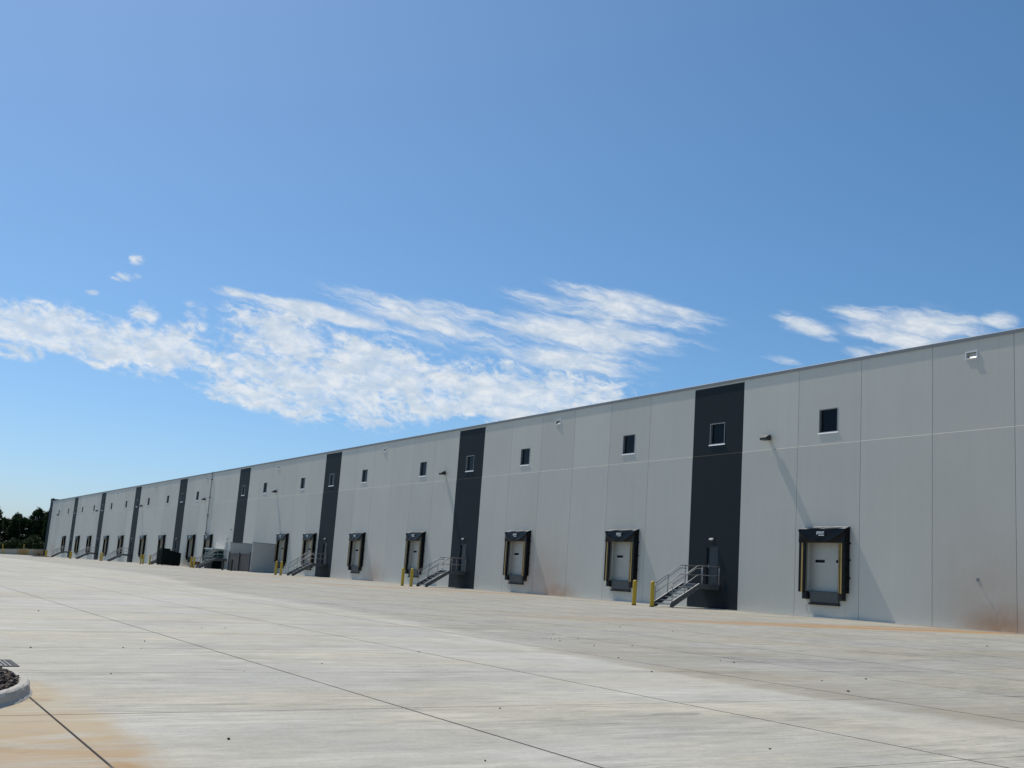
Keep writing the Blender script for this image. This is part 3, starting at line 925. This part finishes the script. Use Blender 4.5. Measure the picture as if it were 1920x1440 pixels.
# ------------------------------------------------------------------ stairs and bollards
def build_stairs():
    e = empty('metal_stairs', (0, 0, 0))
    HW = .725
    zf = -.07
    # landing
    obj('landing', MB().box(-HW + .05, HW - .05, -1.45, -.003, 1.25, 1.285).mesh('landing', 'galv'), e)
    fr = MB()
    for s in (-1, 1):
        x = s * HW
        fr.box(x - .006, x + .006, -1.42, -.003, 1.02, 1.29)
        fr.box(min(x, x - s * .06), max(x, x - s * .06), -1.42, -.003, 1.291, 1.299)
        fr.box(min(x, x - s * .06), max(x, x - s * .06), -1.42, -.003, 1.012, 1.02)
    fr.box(-HW + .01, HW - .01, -1.452, -1.44, 1.02, 1.249)
    obj('landing_frame', fr.mesh('landing_frame', 'stringer'), e)
    for s in (-1, 1):
        x = s * HW
        m = MB()
        # stringer channel
        prof = [(-3.34, .19), (-1.42, 1.30), (-1.42, 1.02), (-1.56, .98), (-3.22, zf), (-3.42, zf)]
        m.prism_x(prof, x - .007, x + .007)
        n = Vector((0, -.5, .866)) * .0
        m.prism_x([(-3.22, zf + .002), (-1.50, .985), (-1.50, .997), (-3.22, zf + .014)], min(x, x - s * .07), max(x, x - s * .07))
        so = obj('stringer', fix(m.mesh('stringer', 'stringer')), e)
        fl = MB().prism_x([(-3.34, .195), (-1.42, 1.305), (-1.42, 1.317), (-3.34, .207)], min(x, x - s * .07), max(x, x - s * .07))
        obj('flange', fix(fl.mesh('flange', 'galv')), so)
        for (y, a, b) in ((-3.27, .20, 1.16), (-2.43, .70, 1.69), (-1.24, 1.29, 2.25), (-.06, 1.29, 2.27)):
            obj('post', MB().tube([(x, y, a), (x, y, b)], .024, 8).mesh('post', 'galv', True), e)
        obj('handrail', MB().tube([(x, -3.27, 1.16), (x, -1.60, 2.235), (x, -1.50, 2.255), (x, -.06, 2.27)], .026, 8).mesh('handrail', 'galv', True), e)
        obj('mid_rail', MB().tube([(x, -3.27, .66), (x, -1.58, 1.745), (x, -1.50, 1.76), (x, -.06, 1.77)], .022, 8).mesh('mid_rail', 'galv', True), e)
        xi = x - s * .075
        obj('grab_rail', MB().tube([(x, -3.27, .98), (xi, -3.36, .98), (xi, -3.30, 1.02), (xi, -1.66, 2.075), (xi, -1.56, 2.10), (xi, -1.24, 2.10), (x, -1.24, 2.10)], .02, 8).mesh('grab_rail', 'galv', True), e)
    n = 6
    for i in range(n):
        z = zf + (1.285 - zf) * (i + 1) / (n + 1)
        y = -3.22 + (1.72) * (i + .35) / n
        t = MB().box(-HW + .01, HW - .01, -.14, .13, -.012, .012).box(-HW + .01, HW - .01, -.142, -.13, -.05, -.0125)
        obj('tread', t.mesh('tread', 'galv'), e, (0, y, z))
    return e


ST = build_stairs()
dc = (DRW[0] + DRW[1]) / 2
STAIRS = [(-1, 'in front of the nearest dark stripe'), (-8, 'in front of the second dark stripe from the right'), (-15, 'in front of the third dark stripe from the right'),
          (-23, 'beside the bin enclosure, in front of a green cabinet'), (-29, 'half hidden behind the green waste container'), (-36, 'at the sixth dark stripe from the right'),
          (-43, 'at the seventh dark stripe from the right'), (-50, 'at the last dark stripe before the far corner')]
bz = MB()
prof = [(.115, 0)] + [(.115, .3 * i) for i in range(1, 4)] + [(.115, 1.22), (.108, 1.27), (.09, 1.31), (.055, 1.34), (.01, 1.35)]
BOLM = bz.lathe(prof, 16).mesh('bollard', 'bollard', True)
BOLB = MB().lathe([(.13, -.02), (.13, .035), (.118, .04)], 16).mesh('base_collar', 'steel_dark')
BOLD = MB().lathe(prof, 14).mesh('bollard_dark', 'bollard_dark', True)


def bollard(x, y, label, group='yellow bollards', me=None, rx=0):
    e = tag(empty('bollard', (x, y, gz(x, y))), label, 'bollard', group)
    obj('post', me or BOLM, e); obj('base_collar', BOLB, e)
    e.rotation_euler = (math.radians(random.uniform(-.8, .8)), math.radians(random.uniform(-.8, .8)), random.uniform(0, 6))
    return e


for i, (k, where) in enumerate(STAIRS):
    o = ST if i == 0 else copy_tree(ST)
    cx = k * P + dc
    o.location = (cx, 0, min(0, gz(cx, 0)))
    tag(o, 'grey steel stairs with pipe railings %s' % where, 'stairs', 'dock stairs along the facade')
    pair = ['nearest dark stripe', 'second dark stripe from the right', 'third dark stripe from the right', 'bin enclosure', 'green waste container', 'sixth dark stripe', 'seventh dark stripe', 'last dark stripe'][i]
    yb = -4.45 if k != -23 else -3.95
    bollard(cx - 1.02, yb, 'yellow bollard, left of the pair by stairs at the ' + pair)
    bollard(cx + .58, yb - .04, 'yellow bollard, right of the pair by stairs at the ' + pair)


# ------------------------------------------------------------------ bin enclosure, cabinet, container
def build_yard_things():
    e = tag(empty('bin_enclosure', (-79, 0, 0)), 'light grey walled bin enclosure with brown double gates against the warehouse', 'enclosure')
    xr, xl, yf = 4.1, -4.4, -2.62
    w = .22
    obj('side_wall', MB().bbox(xr - w, xr, yf, -.003, -.2, 3.14, .015).mesh('side_wall', 'enclosure'), e)
    obj('side_wall', MB().bbox(xl, xl + w, yf, -.003, -.2, 3.14, .015).mesh('side_wall', 'enclosure'), e)
    cp = MB().box(xr - w - .03, xr + .03, yf - .03, -.003, 3.142, 3.20).mesh('wall_cap', 'coping')
    obj('wall_cap', cp, e); obj('wall_cap', cp, e, (xl - xr + w, 0, 0))
    for s, (a, b) in enumerate(((xl + w + .3, -.18), (-.10, xr - w - .35))):
        g = obj('gate', MB().box(a, b, yf + .02, yf + .05, .12, 1.86).mesh('gate', 'gate'), e)
        n = 18
        for q in range(n):
            xa = a + (b - a) * q / n
            obj('slat', MB().box(xa + .01, xa + (b - a) / n - .01, yf - .005, yf + .018, .13, 1.85).mesh('slat', 'gate'), g)
        f = MB().box(a, b, yf - .03, yf - .007, 1.862, 1.92).box(a, b, yf - .03, yf - .007, .06, .118)
        obj('gate_frame', f.mesh('gate_frame', 'steel_dark'), g)
    for x in (xl + w + .12, -.14, xr - w - .17):
        obj('gate_post', MB().box(x - .11, x + .11, yf - .1, yf - .035, -.1, 2.12).mesh('gate_post', 'steel_dark'), e)
    for x, l in ((-82.7, 'left of the bin enclosure gates'), (-79.3, 'before the middle of the bin enclosure gates')):
        bollard(x, -3.4, 'dark brown bollard standing ' + l, 'dark bollards at the bin enclosure', BOLD)
    # green cabinet
    e = tag(empty('green_cabinet', (-96.2, 0, 0)), 'teal green equipment cabinet with white gooseneck vent behind the stairs', 'cabinet')
    obj('body', MB().bbox(-1.7, 1.7, -1.35, -.05, .95, 2.40, .02).mesh('body', 'green_teal'), e)
    obj('base', MB().box(-1.6, 1.6, -1.3, -.1, -.1, .949).mesh('base', 'green_dark'), e)
    obj('roof', MB().box(-1.85, 1.85, -1.5, -.01, 2.402, 2.5).mesh('roof', 'white'), e)
    for z in (1.15, 1.55, 1.95):
        obj('louvre', MB().box(1.702, 1.74, -1.25, -.15, z, z + .24).mesh('louvre', 'green_dark'), e)
        obj('louvre', MB().box(-1.5, 1.5, -1.39, -1.352, z, z + .24).mesh('louvre', 'green_dark'), e)
    gp = [(.6, -.7, 2.5), (.6, -.7, 2.85)] + [(.6 + .22 * (1 - math.cos(a)), -.7, 2.85 + .22 * math.sin(a)) for a in (.5, 1.0, 1.5, 2.0, 2.6, 3.1)]
    obj('vent_pipe', MB().tube(gp, .07, 8).mesh('vent_pipe', 'white', True), e)
    # waste container
    e = tag(empty('waste_container', (-112.2, 0, gz(-112, -2))), 'big dark green steel waste container standing near the wall', 'container')
    x0, x1 = -1.35, 1.3
    prof = [(-3.65, .18), (-3.65, 2.2), (-2.6, 2.22), (-2.5, 2.08), (-1.7, 1.9), (-1.0, 1.8), (-1.0, .18)]
    obj('body', fix(MB().prism_x(prof, x0, x1).mesh('body', 'green_dark')), e)
    for y in (-3.5, -2.9, -2.2, -1.6, -1.12):
        zt = 2.1 if y < -2.6 else 1.75
        obj('rib', MB().box(x1 + .001, x1 + .07, y - .05, y + .05, .2, zt).mesh('rib', 'green_dark'), e)
        obj('rib', MB().box(x0 - .07, x0 - .001, y - .05, y + .05, .2, zt).mesh('rib', 'green_dark'), e)
    for x in (-.8, 0, .8): obj('rib', MB().box(x - .05, x + .05, -3.72, -3.651, .2, 2.1).mesh('rib', 'green_dark'), e)
    obj('top_rim', MB().box(x0 - .06, x1 + .06, -3.72, -2.6, 2.222, 2.3).mesh('top_rim', 'green_dark'), e)
    for x in (x0 + .15, x1 - .15):
        for y in (-3.4, -1.25):
            w = MB()
            w.tube([(x - .08, y, .1), (x + .08, y, .1)], .1, 12)
            obj('wheel', w.mesh('wheel', 'rubber', True), e)
    obj('skid', MB().box(x0 + .3, x0 + .45, -3.6, -1.05, .06, .179).box(x1 - .45, x1 - .3, -3.6, -1.05, .06, .179).mesh('skid', 'steel_dark'), e)
    bollard(-113.6, -4.5, 'yellow bollard standing alone before the green waste container')
    # rusty cart
    e = tag(empty('hand_cart', (-97.0, -2.6, gz(-97, -2.6))), 'small rusty brown hand cart left of the stairs by the bin enclosure', 'cart')
    obj('tray', fix(MB().prism_x([(-.35, .35), (-.45, .75), (.45, .75), (.35, .35)], -.5, .35).mesh('tray', 'rusty')), e)
    obj('handle', MB().tube([(.3, -.3, .7), (.65, -.3, 1.25), (.65, .3, 1.25), (.3, .3, .7)], .025, 6).mesh('handle', 'rusty'), e)
    for y in (-.42, .42):
        obj('wheel', MB().tube([(0, y - .05, .22), (0, y + .05, .22)], .22, 14).mesh('wheel', 'rubber'), e)
    obj('leg', MB().tube([(-.4, -.25, .4), (-.45, -.25, .0)], .025, 6).tube([(-.4, .25, .4), (-.45, .25, 0)], .025, 6).mesh('leg', 'rusty'), e)


build_yard_things()


# ------------------------------------------------------------------ far end: retaining wall, mound, trees
def build_far_end():
    m, h, b = newmat('stained_concrete')
    pos = h.n('ShaderNodeNewGeometry').outputs['Position']
    x, y, z = h.sep(pos)
    n = h.noise(h.xyz(h.math('MULTIPLY', y, .55), 0.0, h.math('MULTIPLY', z, .25)), 1.0, 6, .62)
    k = h.math('MAXIMUM', h.rng(y, -3.2, -.6), h.math('MULTIPLY', h.rng(h.math('ABSOLUTE', h.math('ADD', y, 4.6)), 1.7, .6), .8))
    c = h.mix(h.math('MULTIPLY', k, h.rng(n, .3, .55)), (.56, .53, .45, 1), (.52, .28, .05, 1))
    h.put(b.inputs['Base Color'], c); b.inputs['Roughness'].default_value = .9
    e = tag(empty('retaining_wall', (-240.2, 0, 0)), 'low rust stained concrete retaining wall at the far end of the yard', 'wall')
    def ft(y): return 1.12 + .062 * max(-14, min(0, y))
    ys = [-1.0e-3, -3.0, -6, -9, -14, -24, -40, -60, -90]
    for a, bb in zip(ys, ys[1:]):
        mm = MB()
        A, B = bb + .006, a - .006
        pts = [(X, Y, Z) for Y in (A, B) for X, Z in ((-.15, -1.6), (.15, -1.6), (.15, ft(Y)), (-.15, ft(Y)))]
        mm.v = pts
        mm.f = [(0, 1, 2, 3), (7, 6, 5, 4), (0, 4, 5, 1), (1, 5, 6, 2), (2, 6, 7, 3), (3, 7, 4, 0)]
        obj('wall_section', fix(mm.mesh('wall_section', 'stained_concrete')), e)
        c = MB()
        pts = [(X, Y, Z + ft(Y)) for Y in (A, B) for X, Z in ((-.2, .003), (.2, .003), (.2, .12), (-.2, .12))]
        c.v = pts; c.f = list(mm.f)
        obj('cap', fix(c.mesh('cap', 'kerb')), e)
    for i, (x, y, l) in enumerate(((-241.5, -8.9, 'on the field behind the far low wall, leftmost'), (-239.4, -8.9, 'in front of the far low wall, leftmost'), (-241.5, -4.3, 'behind the far low wall near the trees'),
                                   (-239.4, -3.6, 'against the far low wall near its rust stain'))):
        o = bollard(x, y, 'yellow bollard ' + l)
        if x < -240.5: o.location.z = ft(y) - .15
    # dark spoil heap
    m = MB(); nx, ny = 28, 16
    rng = random.Random(3)
    for j in range(ny + 1):
        for i in range(nx + 1):
            u = -1 + 2 * i / nx; v = -1 + 2 * j / ny
            r = math.hypot(u, v)
            hgt = max(0, .62 * math.exp(-((u + .25) / .30) ** 2 - (v / .5) ** 2) + .22 * math.exp(-((u - .45) / .35) ** 2 - (v / .5) ** 2))
            if r > .95: hgt = 0
            m.v.append((v * 1.2, u * 2.6, hgt * (1 + rng.uniform(-.25, .25)) - .012 * (r > .95)))
    for j in range(ny):
        for i in range(nx):
            a = j * (nx + 1) + i; m.f.append((a, a + 1, a + nx + 2, a + nx + 1))
    gx, gy = -190.0, -7.6
    tag(obj('spoil_heap', m.mesh('spoil_heap', 'mud_pile'), None, (gx, gy, gz(gx, gy)), 0.3), 'low black heap of dirt on the concrete near the far corner', 'heap')


build_far_end()


def tree_meshes(seed, H, Rr, shape):
    rg = random.Random(seed)
    t = MB()
    t.tube([(0, 0, -.3), (.05, .05, H * .2), (-.08, .1, H * .45), (.1, -.05, H * .8)], .26, 8, r1=.06)
    tips = []
    for i in range(16):
        z = H * rg.uniform(.18, .75); a = rg.uniform(0, 6.28); L = Rr * rg.uniform(.5, .95)
        p1 = (math.cos(a) * L * .5, math.sin(a) * L * .5, z + L * .25); p2 = (math.cos(a) * L, math.sin(a) * L, z + L * .55)
        t.tube([(0, 0, z), p1, p2], .09, 5, r1=.02); tips.append(p2)
    c = MB()
    clumps = []
    for i in range(130):
        for _ in range(20):
            z = rg.uniform(.06, 1.0); a = rg.uniform(0, 6.28)
            prof = shape(z)
            r = prof * math.sqrt(rg.uniform(.12, 1))
            if prof > .05: break
        clumps.append((math.cos(a) * r * Rr, math.sin(a) * r * Rr, z * H, rg.uniform(.45, 1.05)))
    for (cx, cy, cz, cr) in clumps:
        for _ in range(58):
            d = Vector((rg.gauss(0, 1), rg.gauss(0, 1), rg.gauss(0, .75))).normalized() * cr * rg.uniform(.35, 1.1)
            p = Vector((cx, cy, cz)) + d
            s = rg.uniform(.11, .24)
            n = Vector((rg.gauss(0, 1), rg.gauss(0, 1), rg.gauss(.6, 1))).normalized()
            e1 = n.orthogonal().normalized(); e1.rotate(Matrix.Rotation(rg.uniform(0, 6.28), 3, n)); e2 = n.cross(e1)
            c.quad(p - e1 * s * 1.5, p - e2 * s * .7, p + e1 * s * 1.5, p + e2 * s * .7)
    return t.mesh('trunk', 'bark', True), c.mesh('crown', 'leaf')


def build_trees():
    round_ = lambda z: math.sin(math.pi * min(1, max(0, (z * .95 + .05)))) ** .55 * (.8 + .2 * math.sin(11 * z))
    col_ = lambda z: (1 - z) ** .55 * .85 + .1
    low_ = lambda z: math.sin(math.pi * (z * .8 + .2)) ** .6
    V = [tree_meshes(1, 11.0, 3.6, round_), tree_meshes(2, 10.2, 2.5, col_), tree_meshes(3, 9.6, 3.2, low_), tree_meshes(4, 10.4, 3.4, round_)]
    spots = [(-282, -8.2, 0, 1.02, 'tall broad dark green tree at the left edge of the photo'), (-291, -3.6, 2, .92, 'low bushy tree just right of the leftmost tall tree'),
             (-279, -2.6, 1, .80, 'narrow pointed tree in the dip of the tree line'), (-286, .6, 2, .93, 'dense dark bushy tree midway to the warehouse corner'),
             (-283, 3.6, 3, .98, 'tall rounded tree second from the warehouse corner'), (-277, 6.2, 1, 1.0, 'pointed tree touching the far warehouse corner'),
             (-295, 7.5, 0, .95, 'broad tree half hidden behind the far warehouse corner'), (-286, -12.5, 3, .95, 'rounded tree outside the left edge, beside the tallest tree'),
             (-296, .0, 3, 1.0, 'rounded tree standing behind the dip in the tree line'), (-284, -18, 0, 1.05, 'broad tree beyond the left edge of the photo'),
             (-299, -9, 1, 1.0, 'pointed tree behind the tallest tree')]
    rg = random.Random(8)
    for (x, y, v, s, lab) in spots:
        e = tag(empty('tree', (x, y, .95 + .06 * max(-14, min(0, y))), rg.uniform(0, 6.28)), lab, 'tree', 'trees beyond the yard')
        e.scale = (s * rg.uniform(.85, 1.12), s * rg.uniform(.85, 1.12), s * rg.uniform(.9, 1.08))
        obj('trunk', V[v][0], e); obj('crown', V[v][1], e)
    # undergrowth at the edge of the wood: one unbroken mass of brush
    b = MB(); rg = random.Random(21)
    for _ in range(9000):
        y = rg.uniform(-26, 16); x = rg.uniform(-276, -269)
        top = 2.4 + 1.4 * math.sin(y * .9) * math.sin(y * .37 + 1) + rg.uniform(-.4, .6)
        z = 1.0 + .06 * max(-14, min(0, y)) + top * rg.random() ** .8
        p = Vector((x, y, z)); s = rg.uniform(.1, .26)
        n = Vector((rg.gauss(0, 1), rg.gauss(0, 1), rg.gauss(.3, 1))).normalized()
        e1 = n.orthogonal().normalized(); e2 = n.cross(e1)
        b.quad(p - e1 * s * 1.5, p - e2 * s * .8, p + e1 * s * 1.5, p + e2 * s * .8)
    tag(obj('undergrowth', b.mesh('undergrowth', 'leaf')), 'dark brush along the foot of the trees', 'undergrowth', kind='stuff')


build_trees()


# ------------------------------------------------------------------ foreground island, grate, debris
def build_foreground():
    ix, iy, r = 33.06, -42.28, 2.69
    g0 = gz(ix, iy)
    e = tag(empty('planted_island', (ix, iy, g0)), 'kerbed island with brown bark mulch at the left edge', 'island')
    # outline: round nose towards +Y, straight sides running out of the picture
    ring = [(1.0, -14)] + [(math.cos(a), math.sin(a)) for a in [math.pi * i / 90 for i in range(91)]] + [(-1.0, -14)]
    prof = [(r + .045, -.03), (r + .035, .004), (r + .012, .03), (r + .004, .085), (r - .006, .112), (r - .025, .125), (r - .085, .124), (r - .10, .112), (r - .105, -.03)]
    rg = random.Random(5)
    m = MB(); rows = []
    for (cx, cy) in ring:
        row = []
        for (rr, z) in prof:
            if cy < -2: p = (cx * rr, -14, z)
            else: p = (cx * rr, cy * rr, z)
            zz = z + gz(ix, iy + p[1]) - g0
            row.append(len(m.v)); m.v.append((p[0] + rg.uniform(-.004, .004), p[1] + rg.uniform(-.004, .004), zz + rg.uniform(-.003, .003)))
        rows.append(row)
    for a, b in zip(rows, rows[1:]):
        for i in range(len(prof) - 1): m.f.append((a[i], b[i], b[i + 1], a[i + 1]))
    obj('kerb', fix(m.mesh('kerb', 'kerb')), e)
    soil = MB()
    pts = []
    for (cx, cy) in ring:
        y = -14 if cy < -2 else cy * (r - .103)
        pts.append((cx * (r - .103), y, gz(ix, iy + y) - g0 + .085))
    soil.quad(*pts)
    obj('soil', soil.mesh('soil', 'mud_pile'), e)
    mu = MB(); n = 0
    while n < 7000:
        x = rg.uniform(-r + .2, r - .2); y = rg.uniform(.8, r - .1)
        if math.hypot(x, y) > r - .13: continue
        n += 1
        z = gz(ix, iy + y) - g0 + .09 + .045 * rg.random() + .10 * max(0, 1 - math.hypot(x, y) / r)
        a = rg.uniform(0, 6.28); l = rg.uniform(.02, .055); w = l * rg.uniform(.3, .6); hh = rg.uniform(.006, .018)
        tx = Matrix.Rotation(a, 3, 'Z') @ Matrix.Rotation(rg.uniform(-.6, .6), 3, 'Y') @ Matrix.Rotation(rg.uniform(-.5, .5), 3, 'X')
        k = len(mu.v)
        for (dx, dy, dz) in ((-l, -w, 0), (l, -w * .6, 0), (l * .8, w, 0), (-l * .9, w * .7, 0), (-l * .8, -w * .8, hh), (l * .85, -w * .5, hh), (l * .7, w * .8, hh), (-l * .8, w * .6, hh)):
            q = tx @ Vector((dx, dy, dz)); mu.v.append((x + q.x, y + q.y, z + q.z))
        for f in ((4, 5, 6, 7), (0, 1, 5, 4), (1, 2, 6, 5), (2, 3, 7, 6), (3, 0, 4, 7)): mu.f.append(tuple(k + i for i in f))
    tag(obj('mulch', mu.mesh('mulch', 'mulch'), e), None, None, kind='stuff')
    # storm grate
    gx, gy = 30.42, -39.93
    e = tag(empty('storm_grate', (gx, gy, gz(gx, gy))), 'black iron storm drain grate beside the kerbed island', 'grate')
    e.rotation_euler = (math.atan(SL), 0, 0)
    obj('well_shade', MB().box(-.36, .36, -.5, .5, .0025, .006).mesh('well_shade', 'rubber'), e)  # flat black plate; shade of the drain's depth put into its colour
    f = MB().box(-.42, .42, .5, .56, .002, .009).box(-.42, .42, -.56, -.5, .002, .009).box(-.42, -.36, -.5, .5, .002, .009).box(.36, .42, -.5, .5, .002, .009)
    obj('frame', f.mesh('frame', 'iron'), e)
    bar = MB().box(-.36, .36, -.0095, .0095, .0065, .0085).mesh('bar', 'sealant')
    for i in range(20): obj('bar', bar, e, (0, -.475 + i * .05, 0))
    # stones scattered on the concrete
    pts = [(36.59, -38.58, 1.15), (22.74, -26.52, 1), (24.22, -27.34, 1), (24.3, -27.79, 1), (24.46, -27.82, 1), (24.43, -27.69, 1), (24.59, -27.69, 1), (25.06, -27.87, 1.3), (24.11, -26.74, 1), (26.31, -27.85, 1.2),
           (26.16, -26.76, 1.2), (29.13, -29.31, 1.3), (31.52, -30.44, 1.2), (20.52, -21.07, 1.5), (18.97, -21.77, 1.6), (29.55, -27.31, 1.1), (29.96, -27.35, 1.3), (32.89, -28.22, 1.1), (32.71, -27.05, 1.4),
           (34.21, -29.1, 1.5), (24.51, -12.79, 2), (18.09, -37.37, 1.6), (26.67, -36.97, 1.2), (30.38, -35.38, .9), (23.03, -35.04, 1), (22.89, -34.53, 1), (37.94, -37.04, .7), (35.19, -35.3, .8), (28.12, -38.88, 1.2),
           (27.97, -37.58, 1), (31.68, -38.49, 1), (28.26, -32.82, 1.1), (38.02, -34.24, .8)]
    for _ in range(25):
        pts.append((rg.uniform(-10, 36), rg.uniform(-38, -6), rg.uniform(.25, .8)))
    s = MB()
    for (x, y, k) in pts:
        b = .0105 * k; z = gz(x, y) + .003; o = len(s.v)
        for (dx, dy, dz) in ((-1, -.8, 0), (1, -1, 0), (1.1, .8, 0), (-.9, 1, 0), (-.6, -.5, 1), (.6, -.6, 1.1), (.5, .5, .9), (-.5, .6, 1)):
            s.v.append((x + dx * b * rg.uniform(.7, 1.3), y + dy * b * rg.uniform(.7, 1.6), z + dz * b * rg.uniform(.7, 1.1)))
        for f in ((4, 5, 6, 7), (0, 1, 5, 4), (1, 2, 6, 5), (2, 3, 7, 6), (3, 0, 4, 7)): s.f.append(tuple(o + i for i in f))
    tag(obj('scattered_stones', s.mesh('scattered_stones', 'stone')), 'small dark stones scattered over the concrete yard', 'stones', kind='stuff')


build_foreground()
